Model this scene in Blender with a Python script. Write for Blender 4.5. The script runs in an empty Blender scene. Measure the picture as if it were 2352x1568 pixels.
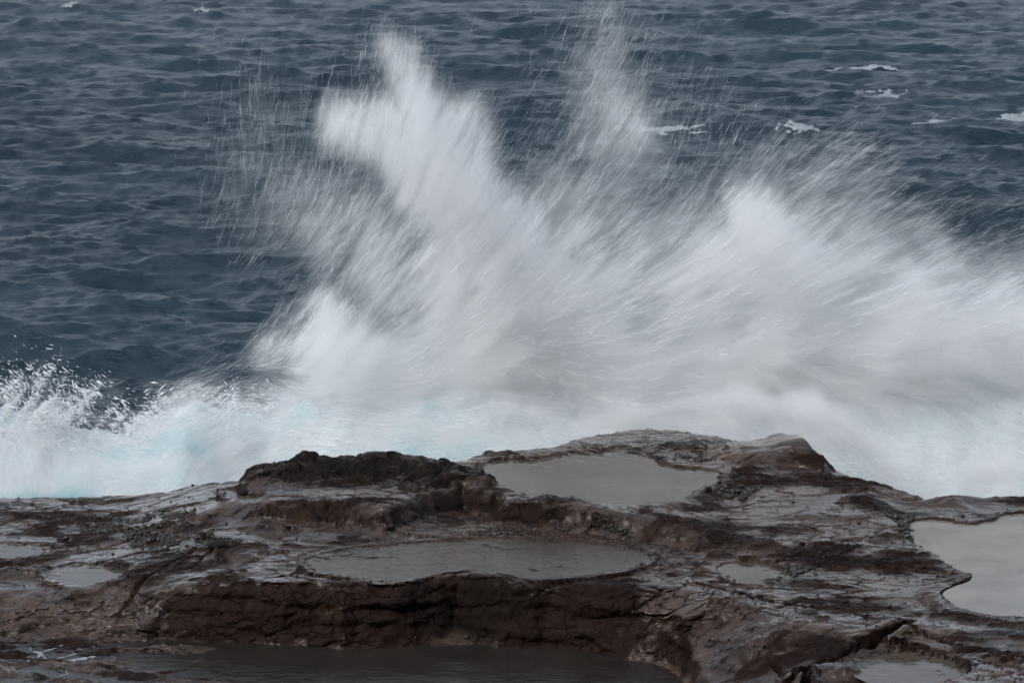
import bpy, math, random
import numpy as np

# ------------------------------------------------------------------ camera, sky, sun, exposure
SC = bpy.context.scene
COL = SC.collection
R = math.radians
CAM_Z = 9.0
PITCH = R(10.93)
FPX = 6491.0                 # focal length in pixels of a 2352 px wide picture

cam_d = bpy.data.cameras.new('camera')
cam_d.sensor_width = 36.0
cam_d.lens = FPX / 2352.0 * 36.0
cam_d.clip_start = 0.5
cam_d.clip_end = 20000.0
cam = bpy.data.objects.new('camera', cam_d)
COL.objects.link(cam)
cam.location = (0, 0, CAM_Z)
cam.rotation_euler = (math.pi / 2 - PITCH, 0, 0)
SC.camera = cam

SUN_EL, SUN_AZ = R(48), R(-134)        # azimuth measured from +Y towards +X
world = bpy.data.worlds.new('World')
SC.world = world
world.use_nodes = True
wn, wl = world.node_tree.nodes, world.node_tree.links
bg = wn['Background']
sky = wn.new('ShaderNodeTexSky')
sky.sky_type = 'NISHITA'
sky.sun_disc = False
sky.sun_elevation = SUN_EL
sky.sun_rotation = SUN_AZ
sky.air_density = 1.0
sky.dust_density = 1.2
hs = wn.new('ShaderNodeHueSaturation')     # overcast: the cloud deck takes most of the blue out
hs.inputs['Saturation'].default_value = 0.5
hs.inputs['Value'].default_value = 1.0
wl.new(sky.outputs[0], hs.inputs['Color'])
tn = wn.new('ShaderNodeMix')
tn.data_type = 'RGBA'
tn.blend_type = 'MULTIPLY'
tn.inputs[0].default_value = 1.0
tn.inputs[7].default_value = (0.98, 1.0, 0.985, 1)
wl.new(hs.outputs[0], tn.inputs[6])
wl.new(tn.outputs[2], bg.inputs['Color'])
bg.inputs['Strength'].default_value = 0.15

sun_d = bpy.data.lights.new('sun', 'SUN')
sun_d.energy = 2.1
sun_d.angle = R(34)
sun_d.color = (1.0, 0.975, 0.94)
sun = bpy.data.objects.new('sun', sun_d)
COL.objects.link(sun)
sun.rotation_euler = (math.pi / 2 - SUN_EL, 0, math.pi - SUN_AZ)

SC.view_settings.view_transform = 'Standard'
SC.view_settings.look = 'None'
SC.view_settings.gamma = 1.0
SC.view_settings.use_curve_mapping = False
SC.view_settings.exposure = 0.36
cy = SC.cycles
cy.use_denoising = True
cy.use_adaptive_sampling = True
cy.adaptive_threshold = 0.07
cy.adaptive_min_samples = 16
cy.max_bounces = 12
cy.diffuse_bounces = 4
cy.glossy_bounces = 3
cy.transmission_bounces = 4
cy.volume_bounces = 6
cy.transparent_max_bounces = 16
cy.volume_step_rate = 2.0
cy.volume_max_steps = 256
cy.caustics_reflective = False
cy.caustics_refractive = False

# ------------------------------------------------------------------ helpers
RNG = np.random.default_rng(11)


def U(px, py, z=0.0):
    """ground point seen at a spot of the 2352 x 1568 picture, on the level z"""
    dx, dv = (px - 1176.0) / FPX, (784.0 - py) / FPX
    c, s = math.cos(PITCH), math.sin(PITCH)
    d = (dx, c + dv * s, -s + dv * c)
    t = (z - CAM_Z) / d[2]
    return (dx * t, d[1] * t)


def UY(px, py, y):
    """the same, on the upright plane at the distance y: gives x, z"""
    dx, dv = (px - 1176.0) / FPX, (784.0 - py) / FPX
    c, s = math.cos(PITCH), math.sin(PITCH)
    t = y / (c + dv * s)
    return dx * t, CAM_Z + t * (-s + dv * c)


def to_px(x, y, z):
    c, s = math.cos(PITCH), math.sin(PITCH)
    zc = z - CAM_Z
    f = y * c - zc * s
    v = y * s + zc * c
    return 1176.0 + FPX * x / f, 784.0 - FPX * v / f


def poly(pts, z):
    return np.array([U(p[0], p[1], p[2] if len(p) > 2 else z) for p in pts])


def _hash(ix, iy, seed):
    h = (ix.astype(np.int64) * 374761393 + iy.astype(np.int64) * 668265263 + seed * 2147483647 + seed * 144665) & 0xFFFFFFFF
    h = ((h ^ (h >> 13)) * 1274126177) & 0xFFFFFFFF
    return (h ^ (h >> 16)) & 0xFFFFFFFF


_tr = np.random.default_rng(77)
_PERM = np.tile(_tr.permutation(1024), 2).astype(np.int32)
_ang = _tr.random(1024) * 2 * math.pi
_GX, _GY = np.cos(_ang).astype(np.float32), np.sin(_ang).astype(np.float32)


def perlin(x, y, seed=0):
    x = np.asarray(x) + (seed * 37.13) % 91; y = np.asarray(y) + (seed * 71.7) % 83
    x0, y0 = np.floor(x), np.floor(y)
    fx, fy = (x - x0).astype(np.float32), (y - y0).astype(np.float32)
    ix, iy = x0.astype(np.int32) & 1023, y0.astype(np.int32) & 1023
    u = fx * fx * fx * (fx * (fx * 6 - 15) + 10)
    v = fy * fy * fy * (fy * (fy * 6 - 15) + 10)
    p0, p1 = _PERM[ix], _PERM[(ix + 1)]

    def g(p, i, j):
        h = _PERM[p + ((iy + j) & 1023)]
        return _GX[h] * (fx - i) + _GY[h] * (fy - j)
    a = g(p0, 0, 0); b = g(p1, 1, 0); c = g(p0, 0, 1); d = g(p1, 1, 1)
    ab = a + (b - a) * u
    return (ab + (c + (d - c) * u - ab) * v) * np.float32(1.5)


def fbm(x, y, octv=4, seed=0, gain=0.5, lac=2.03):
    s = 0; a = 1.0; n = 0
    for o in range(octv):
        s = s + a * perlin(x, y, seed + o * 17)
        n += a; a *= gain
        x = x * lac + 3.1; y = y * lac + 7.7
    return s / n


def ridged(x, y, octv=4, seed=0, gain=0.5, lac=2.07):
    s = 0; a = 1.0; n = 0
    for o in range(octv):
        r = 1 - np.abs(perlin(x, y, seed + o * 13)) * 1.7
        s = s + a * r
        n += a; a *= gain
        x = x * lac + 5.3; y = y * lac + 1.9
    return s / n


def worley_edge(x, y, seed=0):
    """distance to the nearest cell border, roughly (F2 - F1)"""
    x0, y0 = np.floor(x).astype(np.int64), np.floor(y).astype(np.int64)
    f1 = np.full(x.shape, 9.0); f2 = np.full(x.shape, 9.0)
    for i in (-1, 0, 1):
        for j in (-1, 0, 1):
            h = _hash(x0 + i, y0 + j, seed)
            cx = x0 + i + (h & 0xFFFF) / 65535.0
            cy_ = y0 + j + (h >> 16) / 65535.0
            d = np.hypot(x - cx, y - cy_)
            f2 = np.minimum(f2, np.maximum(f1, d))
            f1 = np.minimum(f1, d)
    return f2 - f1


def worley_plate(x, y, seed=0):
    """uneven plates: (a height with its own tilt in every cell, distance to the border)"""
    x0, y0 = np.floor(x).astype(np.int64), np.floor(y).astype(np.int64)
    f1 = np.full(x.shape, 9.0); f2 = np.full(x.shape, 9.0); val = np.zeros(x.shape)
    for i in (-1, 0, 1):
        for j in (-1, 0, 1):
            h = _hash(x0 + i, y0 + j, seed)
            cx = x0 + i + (h & 0xFF) / 255.0
            cy_ = y0 + j + ((h >> 8) & 0xFF) / 255.0
            dx, dy = x - cx, y - cy_
            d = np.hypot(dx, dy)
            v = ((h >> 16) & 0xFF) / 127.5 - 1 + 0.9 * dx * (((h >> 20) & 0xFF) / 127.5 - 1) + 0.9 * dy * (((h >> 24) & 0xFF) / 127.5 - 1)
            new = d < f1
            val = np.where(new, v, val)
            f2 = np.minimum(f2, np.maximum(f1, d))
            f1 = np.minimum(f1, d)
    return val, f2 - f1


def sstep(a, b, x):
    t = np.clip((x - a) / (b - a), 0, 1)
    return t * t * (3 - 2 * t)


def seg_dist(X, Y, pts, closed):
    pts = np.asarray(pts, float)
    n = len(pts)
    d2 = np.full(X.shape, 1e9)
    m = n if closed else n - 1
    for i in range(m):
        a = pts[i]; b = pts[(i + 1) % n]
        ex, ey = b - a
        L = ex * ex + ey * ey + 1e-12
        t = np.clip(((X - a[0]) * ex + (Y - a[1]) * ey) / L, 0, 1)
        d2 = np.minimum(d2, (X - a[0] - t * ex) ** 2 + (Y - a[1] - t * ey) ** 2)
    return np.sqrt(d2)


def inside(X, Y, pts):
    pts = np.asarray(pts, float)
    r = np.zeros(X.shape, bool)
    n = len(pts)
    for i in range(n):
        x1, y1 = pts[i]; x2, y2 = pts[(i + 1) % n]
        if y1 == y2:
            continue
        c = ((y1 > Y) != (y2 > Y)) & (X < (x2 - x1) * (Y - y1) / (y2 - y1) + x1)
        r ^= c
    return r


def sdf(X, Y, pts):
    """signed distance to a closed outline, positive inside"""
    d = seg_dist(X, Y, pts, True)
    return np.where(inside(X, Y, pts), d, -d)


def spl(xs, ys, x):
    return np.interp(x, xs, ys)


def mesh_from(name, co, faces, mat=None, smooth=True, parent=None, attrs=None, normals=None):
    """co (n,3); faces (m,3) or (m,4) index array"""
    me = bpy.data.meshes.new(name)
    co = np.ascontiguousarray(co, np.float32)
    faces = np.ascontiguousarray(faces, np.int32)
    k = faces.shape[1]
    me.vertices.add(len(co)); me.vertices.foreach_set('co', co.ravel())
    me.loops.add(faces.size); me.loops.foreach_set('vertex_index', faces.ravel())
    me.polygons.add(len(faces))
    me.polygons.foreach_set('loop_start', np.arange(0, faces.size, k, dtype=np.int32))
    me.polygons.foreach_set('loop_total', np.full(len(faces), k, np.int32))
    me.polygons.foreach_set('use_smooth', np.full(len(faces), smooth, bool))
    me.update(calc_edges=True)
    if attrs:
        for an, av in attrs.items():
            at = me.attributes.new(an, 'FLOAT', 'POINT')
            at.data.foreach_set('value', np.ascontiguousarray(av, np.float32))
    if normals is not None:
        me.normals_split_custom_set_from_vertices([tuple(v) for v in normals])
    if mat:
        me.materials.append(mat)
    o = bpy.data.objects.new(name, me)
    COL.objects.link(o)
    if parent:
        o.parent = parent
    return o


def tag(o, label=None, cat=None, group=None, kind=None):
    if label: o['label'] = label
    if cat: o['category'] = cat
    if group: o['group'] = group
    if kind: o['kind'] = kind
    return o


def grid_faces(nr, nc):
    i = np.arange(nr * nc).reshape(nr, nc)
    return np.stack([i[:-1, :-1], i[:-1, 1:], i[1:, 1:], i[1:, :-1]], -1).reshape(-1, 4)


# ------------------------------------------------------------------ materials
class NT:
    def __init__(s, name):
        s.m = bpy.data.materials.new(name)
        s.m.use_nodes = True
        s.t = s.m.node_tree
        s.n = s.t.nodes; s.l = s.t.links
        s.p = s.n['Principled BSDF']; s.out = s.n['Material Output']

    def new(s, typ, **kw):
        n = s.n.new(typ)
        for k, v in kw.items():
            setattr(n, k, v)
        return n

    def coord(s, scale=(1, 1, 1), rot=(0, 0, 0)):
        tc = s.new('ShaderNodeTexCoord'); mp = s.new('ShaderNodeMapping')
        mp.inputs['Scale'].default_value = scale; mp.inputs['Rotation'].default_value = rot
        s.l.new(tc.outputs['Object'], mp.inputs['Vector'])
        return mp.outputs[0]

    def noise(s, vec, scale, detail=4, rough=0.55, dist=0.0):
        n = s.new('ShaderNodeTexNoise')
        n.inputs['Scale'].default_value = scale; n.inputs['Detail'].default_value = detail
        n.inputs['Roughness'].default_value = rough; n.inputs['Distortion'].default_value = dist
        s.l.new(vec, n.inputs['Vector'])
        return n.outputs['Fac']

    def ramp(s, fac, stops):
        r = s.new('ShaderNodeValToRGB')
        e = r.color_ramp.elements
        while len(e) < len(stops):
            e.new(0.5)
        for k, (p, c) in enumerate(stops):
            e[k].position = p
            e[k].color = (c, c, c, 1) if isinstance(c, (int, float)) else (*c, 1)
        s.l.new(fac, r.inputs[0])
        return r.outputs[0]

    def mix(s, fac, a, b):
        m = s.new('ShaderNodeMix', data_type='RGBA')
        for sock, v in ((m.inputs[0], fac), (m.inputs[6], a), (m.inputs[7], b)):
            if isinstance(v, bpy.types.NodeSocket):
                s.l.new(v, sock)
            elif isinstance(v, (int, float)):
                sock.default_value = v
            else:
                sock.default_value = (*v, 1)
        return m.outputs[2]

    def math(s, op, a, b=0.0, c=None, clamp=False):
        m = s.new('ShaderNodeMath', operation=op, use_clamp=clamp)
        for k, v in enumerate((a, b) if c is None else (a, b, c)):
            if isinstance(v, bpy.types.NodeSocket):
                s.l.new(v, m.inputs[k])
            else:
                m.inputs[k].default_value = v
        return m.outputs[0]

    def attr(s, name):
        a = s.new('ShaderNodeAttribute'); a.attribute_name = name
        return a.outputs['Fac']

    def bump(s, h, dist, strength=1.0, prev=None):
        b = s.new('ShaderNodeBump')
        b.inputs['Strength'].default_value = strength
        if isinstance(dist, bpy.types.NodeSocket):
            s.l.new(dist, b.inputs['Distance'])
        else:
            b.inputs['Distance'].default_value = dist
        s.l.new(h, b.inputs['Height'])
        if prev is not None:
            s.l.new(prev, b.inputs['Normal'])
        return b.outputs[0]

    def set(s, **kw):
        names = dict(color='Base Color', rough='Roughness', ior='IOR', normal='Normal', spec='Specular IOR Level',
                     coat='Coat Weight', coat_rough='Coat Roughness', sss='Subsurface Weight', coat_normal='Coat Normal')
        for k, v in kw.items():
            sock = s.p.inputs[names[k]]
            if isinstance(v, bpy.types.NodeSocket):
                s.l.new(v, sock)
            elif isinstance(v, (int, float)):
                sock.default_value = v
            else:
                sock.default_value = (*v, 1)


def t_bump(t, fac, a, b):
    m = t.new('ShaderNodeMix', data_type='FLOAT')
    t.l.new(fac, m.inputs[0]); m.inputs[2].default_value = a; m.inputs[3].default_value = b
    return m.outputs[0]


def rock_material():
    t = NT('wet_sandstone')
    v = t.coord()
    vs = t.coord(scale=(1, 1, 4))
    big = t.noise(v, 0.8, 4)
    mid = t.noise(vs, 4.5, 6, 0.62)
    fine = t.noise(v, 55, 4, 0.75)
    c = t.ramp(big, [(0.3, (0.009, 0.0031, 0.0019)), (0.5, (0.0135, 0.005, 0.003)), (0.7, (0.021, 0.0095, 0.0056))])
    c = t.mix(t.ramp(mid, [(0.35, 0.0), (0.7, 0.8)]), c, (0.008, 0.0035, 0.0024))
    c = t.mix(t.ramp(t.noise(v, 2.1, 3), [(0.56, 0.0), (0.70, 0.6)]), c, (0.028, 0.0125, 0.004))      # rust stains
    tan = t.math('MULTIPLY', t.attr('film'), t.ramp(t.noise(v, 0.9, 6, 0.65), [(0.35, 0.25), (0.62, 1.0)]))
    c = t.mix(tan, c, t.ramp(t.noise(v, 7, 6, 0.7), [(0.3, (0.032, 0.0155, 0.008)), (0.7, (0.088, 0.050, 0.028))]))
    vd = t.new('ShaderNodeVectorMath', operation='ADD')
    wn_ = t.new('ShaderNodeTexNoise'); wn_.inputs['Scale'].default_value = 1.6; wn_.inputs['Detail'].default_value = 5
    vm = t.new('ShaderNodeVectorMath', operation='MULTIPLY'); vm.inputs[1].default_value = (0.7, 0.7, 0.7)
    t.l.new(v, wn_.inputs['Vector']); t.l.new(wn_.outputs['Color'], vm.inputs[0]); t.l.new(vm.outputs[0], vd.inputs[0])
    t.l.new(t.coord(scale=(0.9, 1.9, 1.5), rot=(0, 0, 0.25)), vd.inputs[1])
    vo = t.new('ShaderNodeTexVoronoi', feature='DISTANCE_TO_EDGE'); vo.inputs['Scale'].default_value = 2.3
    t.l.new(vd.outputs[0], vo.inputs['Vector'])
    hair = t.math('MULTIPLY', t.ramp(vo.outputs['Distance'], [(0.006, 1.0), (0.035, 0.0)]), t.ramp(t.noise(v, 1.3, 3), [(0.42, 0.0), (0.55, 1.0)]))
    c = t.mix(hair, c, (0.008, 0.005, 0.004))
    c = t.mix(t.ramp(t.noise(v, 30, 5, 0.7), [(0.56, 0.0), (0.66, 0.75)]), c, (0.012, 0.008, 0.006))      # dark lichen grit
    crust = t.attr('crust')
    c = t.mix(crust, c, t.ramp(fine, [(0.3, (0.004, 0.0032, 0.0028)), (0.7, (0.016, 0.012, 0.0095))]))
    c = t.mix(t.ramp(t.noise(v, 95, 2), [(0.66, 0.0), (0.70, 0.9)]), c, (0.012, 0.009, 0.008))       # barnacle and snail specks
    film = t.math('MULTIPLY', t.attr('film'), t.math('SUBTRACT', 1.0, crust), clamp=True)
    dry = t.math('ADD', t.ramp(mid, [(0.3, 0.26), (0.7, 0.46)]), t.math('MULTIPLY', crust, 0.15))
    mr = t.new('ShaderNodeMix', data_type='FLOAT')
    t.l.new(film, mr.inputs[0]); t.l.new(dry, mr.inputs[2]); mr.inputs[3].default_value = 0.16
    r = mr.outputs[0]
    rel = t.noise(t.coord(scale=(0.5, 1, 1)), 17, 6, 0.74)
    b = t.bump(t.math('MULTIPLY', hair, -1.0), 0.02, 1.0)
    b = t.bump(rel, t_bump(t, film, 0.022, 0.006), 1.0, b)
    b = t.bump(fine, t_bump(t, crust, 0.009, 0.030), 0.9, b)
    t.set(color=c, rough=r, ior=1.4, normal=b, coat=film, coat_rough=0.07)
    t.p.inputs['Coat IOR'].default_value = 1.33
    t.l.new(t_bump(t, film, 0.14, 0.5), t.p.inputs['Specular IOR Level'])
    t.l.new(t.bump(rel, 0.0025, 1.0), t.p.inputs['Coat Normal'])
    return t.m


def sea_material():
    t = NT('sea_water')
    v = t.coord(scale=(0.38, 1, 1))
    v2 = t.coord(scale=(0.42, 1, 1), rot=(0, 0, 0.2))
    h1 = t.noise(v, 3.0, 6, 0.66)
    h2 = t.noise(v2, 10.0, 5, 0.65)
    b = t.bump(h1, 0.16, 1.0)
    b = t.bump(h2, 0.034, 1.0, b)
    c = t.mix(t.ramp(t.noise(v, 0.12, 3), [(0.35, 0.0), (0.65, 1.0)]), (0.003, 0.017, 0.028), (0.006, 0.023, 0.037))
    # wind-drawn bubbles just under the surface
    f = t.ramp(t.noise(t.coord(scale=(0.5, 1.4, 1), rot=(0, 0, 0.2)), 1.3, 7, 0.68, 0.6), [(0.58, 0.0), (0.85, 0.4)])
    c = t.mix(f, c, (0.055, 0.075, 0.09))
    t.set(color=c, rough=0.33, ior=1.32, normal=b)
    return t.m


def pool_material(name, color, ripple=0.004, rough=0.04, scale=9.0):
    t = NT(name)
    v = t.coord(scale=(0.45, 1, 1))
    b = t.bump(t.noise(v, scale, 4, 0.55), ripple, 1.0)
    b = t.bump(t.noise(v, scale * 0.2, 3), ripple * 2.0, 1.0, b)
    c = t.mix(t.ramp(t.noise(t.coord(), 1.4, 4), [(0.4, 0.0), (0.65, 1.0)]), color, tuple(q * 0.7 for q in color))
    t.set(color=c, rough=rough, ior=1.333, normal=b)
    return t.m


def foam_material(name='sea_foam', teal=1.0):
    t = NT(name)
    v = t.coord(scale=(0.8, 1, 1))
    f = t.math('MULTIPLY', t.ramp(t.noise(v, 0.85, 5, 0.55, 0.4), [(0.48, 0.0), (0.68, teal)]), t.attr('clear'))
    c = t.mix(f, (0.50, 0.53, 0.555), (0.16, 0.38, 0.42))
    c = t.mix(t.ramp(t.noise(v, 3.2, 6, 0.65, 0.3), [(0.42, 0.0), (0.7, 0.6)]), c, (0.44, 0.54, 0.57))
    b = t.bump(t.noise(v, 7, 6, 0.65), 0.05, 0.8)
    t.set(color=c, rough=0.7, ior=1.2, normal=b)
    return t.m


def drop_material():
    t = NT('flying_water')
    d = t.new('ShaderNodeBsdfDiffuse'); d.inputs['Color'].default_value = (0.92, 0.93, 0.95, 1)
    tr = t.new('ShaderNodeBsdfTranslucent'); tr.inputs['Color'].default_value = (0.92, 0.93, 0.95, 1)
    mx = t.new('ShaderNodeMixShader'); mx.inputs[0].default_value = 0.5
    t.l.new(d.outputs[0], mx.inputs[1]); t.l.new(tr.outputs[0], mx.inputs[2])
    t.l.new(mx.outputs[0], t.out.inputs['Surface'])
    return t.m


def plain_material(name, a, b, scale, rough):
    t = NT(name)
    v = t.coord()
    c = t.mix(t.noise(v, scale, 4), a, b)
    t.set(color=c, rough=rough, normal=t.bump(t.noise(v, scale * 2, 4), 0.004, 0.8))
    return t.m


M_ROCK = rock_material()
M_SEA = sea_material()
M_POOL = pool_material('tide_pool_water', (0.070, 0.058, 0.046), 0.003, 0.05)
M_POOL_PALE = pool_material('pale_reflection_pool_water', (0.17, 0.152, 0.13), 0.003, 0.06)  # base colour lightened to stand for the bright sky mirrored in this pool
M_POOL_RIP = pool_material('wind_rippled_water', (0.046, 0.034, 0.025), 0.010, 0.12, 16.0)
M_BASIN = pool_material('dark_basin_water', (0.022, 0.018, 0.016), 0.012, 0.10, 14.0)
M_FOAM = foam_material()
M_DROP = drop_material()
M_WEED = plain_material('wet_seaweed', (0.010, 0.008, 0.006), (0.028, 0.020, 0.013), 30, 0.32)
M_SNAIL = plain_material('snail_shell', (0.012, 0.010, 0.010), (0.035, 0.030, 0.028), 60, 0.4)

# ------------------------------------------------------------------ the rock shelf
XC = lambda px: (px - 1176.0) * 0.00505          # picture column -> metres across, at the cliff
XB = lambda px: (px - 1176.0) * 0.00585          # the same, at the seaward edge

CLIFF = poly([(-900, 1400), (-200, 1395), (120, 1385), (250, 1362), (350, 1340), (480, 1342), (700, 1325), (860, 1345), (1000, 1328), (1060, 1318),
              (1150, 1333), (1220, 1360), (1350, 1340), (1560, 1335), (1700, 1380), (1900, 1430), (2080, 1440), (2300, 1440), (3200, 1445),
              (3200, 900), (-900, 900)], -0.27)
BACKSTEP = poly([(-900, 1150), (300, 1150), (420, 1140), (520, 1120), (620, 1140), (760, 1142), (880, 1168), (950, 1135), (1060, 1112), (1150, 1130),
                 (1168, 1152), (1250, 1160), (1380, 1166), (1560, 1190), (1700, 1190), (1850, 1200), (2100, 1210), (3200, 1210), (3200, 900), (-900, 900)], 0.0)
CRUST = poly([(552, 1060), (548, 1048), (585, 1036), (700, 1027), (880, 1015), (990, 1018), (1040, 1035), (1085, 1068), (1060, 1080), (980, 1088), (930, 1080),
              (860, 1072), (800, 1076), (700, 1080), (640, 1062)], 0.2)
SEAWARD = [(-900, 1170, -.75), (-200, 1168, -.75), (0, 1160, -.72), (180, 1148, -.65), (300, 1133, -.5), (400, 1112, -.3), (480, 1085, -.12), (545, 1048, .2), (585, 1033, .28),
           (700, 1024, .3), (880, 1014, .33), (1000, 1018, .3), (1120, 1024, .12), (1280, 1010, .1), (1330, 992, .1), (1420, 978, .1), (1500, 973, .1), (1600, 980, .1),
           (1700, 1004, .08), (1790, 992, .22), (1850, 987, .3), (1895, 1020, .24), (1922, 1074, .02), (2000, 1100, 0), (2130, 1131, -.08), (2352, 1126, -.1), (2600, 1115, -.1), (3200, 1100, -.1)]
SHELF = np.vstack([poly(SEAWARD, 0), poly([(3200, 2600), (-900, 2600)], 0)])
BLOCK = poly([(1560, 1000), (1700, 1003), (1795, 992), (1850, 985), (1895, 1018), (1925, 1078), (1870, 1050), (1800, 1045), (1650, 1040)], 0.15)

POOLS = [
    # name, outline in the picture, level (None: settle into the rock), depth, material, label
    ('tide_pool', [(1105, 1085), (1115, 1062), (1180, 1056), (1250, 1056), (1290, 1042), (1390, 1039), (1425, 1028), (1460, 1035), (1500, 1055), (1540, 1070), (1600, 1076), (1668, 1090),
                   (1650, 1110), (1600, 1125), (1570, 1148), (1500, 1159), (1400, 1163), (1300, 1154), (1230, 1145), (1165, 1125), (1125, 1108)], -0.03, 0.12, M_POOL,
     'large calm grey tide pool in the top of the rock shelf'),
    ('tide_pool', [(690, 1290), (760, 1262), (900, 1250), (1060, 1240), (1150, 1233), (1300, 1236), (1420, 1256), (1500, 1270), (1480, 1298), (1350, 1322), (1250, 1330), (1180, 1328),
                   (1130, 1318), (1060, 1308), (1000, 1316), (940, 1336), (870, 1340), (800, 1325), (720, 1312)], -0.285, 0.035, M_POOL_RIP,
     'long shallow wind-rippled pool just behind the dark front cliff'),
    ('tide_pool', [(2085, 1195), (2078, 1222), (2130, 1270), (2200, 1308), (2248, 1325), (2170, 1350), (2165, 1375), (2230, 1415), (2700, 1425), (2700, 1165), (2300, 1178), (2290, 1196), (2215, 1206), (2190, 1193)],
     -0.27, 0.15, M_POOL_PALE, 'big pale pool beside the rock shelf at the right edge'),
    ('tide_pool', [(1640, 1300), (1700, 1288), (1760, 1296), (1830, 1318), (1800, 1338), (1740, 1345), (1670, 1330)], None, 0.05, M_POOL, 'small oval puddle beside a dark seaweed clump'),
    ('tide_pool', [(-80, 1250), (60, 1244), (130, 1256), (110, 1275), (20, 1284), (-80, 1282)], None, 0.05, M_POOL, 'small grey puddle at the left edge below the seaweed'),
    ('tide_pool', [(90, 1315), (170, 1292), (270, 1300), (300, 1325), (230, 1346), (130, 1345)], None, 0.05, M_POOL, 'round blue-grey puddle left of the front cliff'),
    ('tide_pool', [(1980, 1500), (2060, 1490), (2150, 1510), (2230, 1540), (2200, 1575), (2060, 1580), (1960, 1550)], None, 0.05, M_POOL, 'shallow puddle on the front right slab'),
    ('tide_pool', [(470, 1222), (540, 1212), (640, 1218), (700, 1232), (620, 1246), (520, 1240)], None, 0.04, M_POOL, 'thin puddle right of the left seaweed patch'),
    ('tide_pool', [(500, 1125), (535, 1120), (560, 1132), (610, 1150), (580, 1156), (540, 1146)], None, 0.03, M_POOL, 'tiny puddle around a dark stone'),
]
CRACKS = [  # outline, width, depth
    ([(2085, 1436), (1990, 1463), (1900, 1483), (1840, 1496), (1780, 1518), (1700, 1543), (1560, 1590)], 0.045, 0.30, -0.3),
    ([(1850, 1494), (1856, 1520), (1850, 1545), (1820, 1600)], 0.03, 0.2, -0.3),
    ([(1840, 1496), (1800, 1486), (1780, 1470)], 0.02, 0.12, -0.3),
    ([(1600, 1328), (1700, 1350), (1790, 1376), (1930, 1392), (2060, 1424)], 0.022, 0.10, -0.25),
    ([(2062, 1165), (2020, 1150), (1960, 1130)], 0.02, 0.06, 0.0),
    ([(1730, 1268), (1850, 1250), (1990, 1262), (2090, 1285)], 0.018, 0.06, -0.1),
    ([(1830, 1285), (1900, 1260), (1980, 1232)], 0.012, 0.04, -0.1),
    ([(430, 1290), (500, 1250), (560, 1220)], 0.025, 0.06, -0.3),
    ([(230, 1365), (330, 1318), (420, 1280), (470, 1262)], 0.03, 0.07, -0.4),
    ([(0, 1300), (160, 1288), (330, 1270)], 0.02, 0.05, -0.5),
    ([(560, 1190), (700, 1190), (850, 1215), (1000, 1232), (1080, 1238)], 0.02, 0.05, -0.28),
    ([(620, 1175), (800, 1192), (960, 1210)], 0.015, 0.04, -0.28),
    ([(1600, 1010), (1540, 1030), (1500, 1040)], 0.02, 0.06, 0.0),
    ([(2060, 1440), (2200, 1470), (2352, 1500)], 0.02, 0.06, -0.3),
    ([(2000, 1560), (2100, 1520), (2200, 1500)], 0.012, 0.05, -0.3),
]


def rows_of(bands):
    ys = []
    for a, b, n in bands:
        ys.append(np.linspace(a, b, n, endpoint=False))
    return np.concatenate(ys)


def rounded(P, n=2):
    for _ in range(n):
        Q = np.roll(P, -1, 0)
        P = np.stack([0.75 * P + 0.25 * Q, 0.25 * P + 0.75 * Q], 1).reshape(-1, 2)
    return P


BASIN = poly([(-1200, 1478), (120, 1474), (300, 1470), (450, 1474), (700, 1484), (1000, 1498), (1250, 1490), (1420, 1505), (1500, 1535), (1570, 1590), (1570, 2600), (-1200, 2600)], -1.0)


def fan(n, inner, outer, share):
    """spread of a sheet to either side: fine in the middle, coarse outside"""
    s_ = np.linspace(-1, 1, n)
    a = np.abs(s_)
    o = np.clip((a - share) / (1 - share), 0, 1)
    return np.sign(s_) * (inner * np.minimum(a / share, 1) + (outer - inner) * o ** 1.6)


ROCK_FAN = fan(780, 0.20, 0.50, 0.90)


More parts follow.
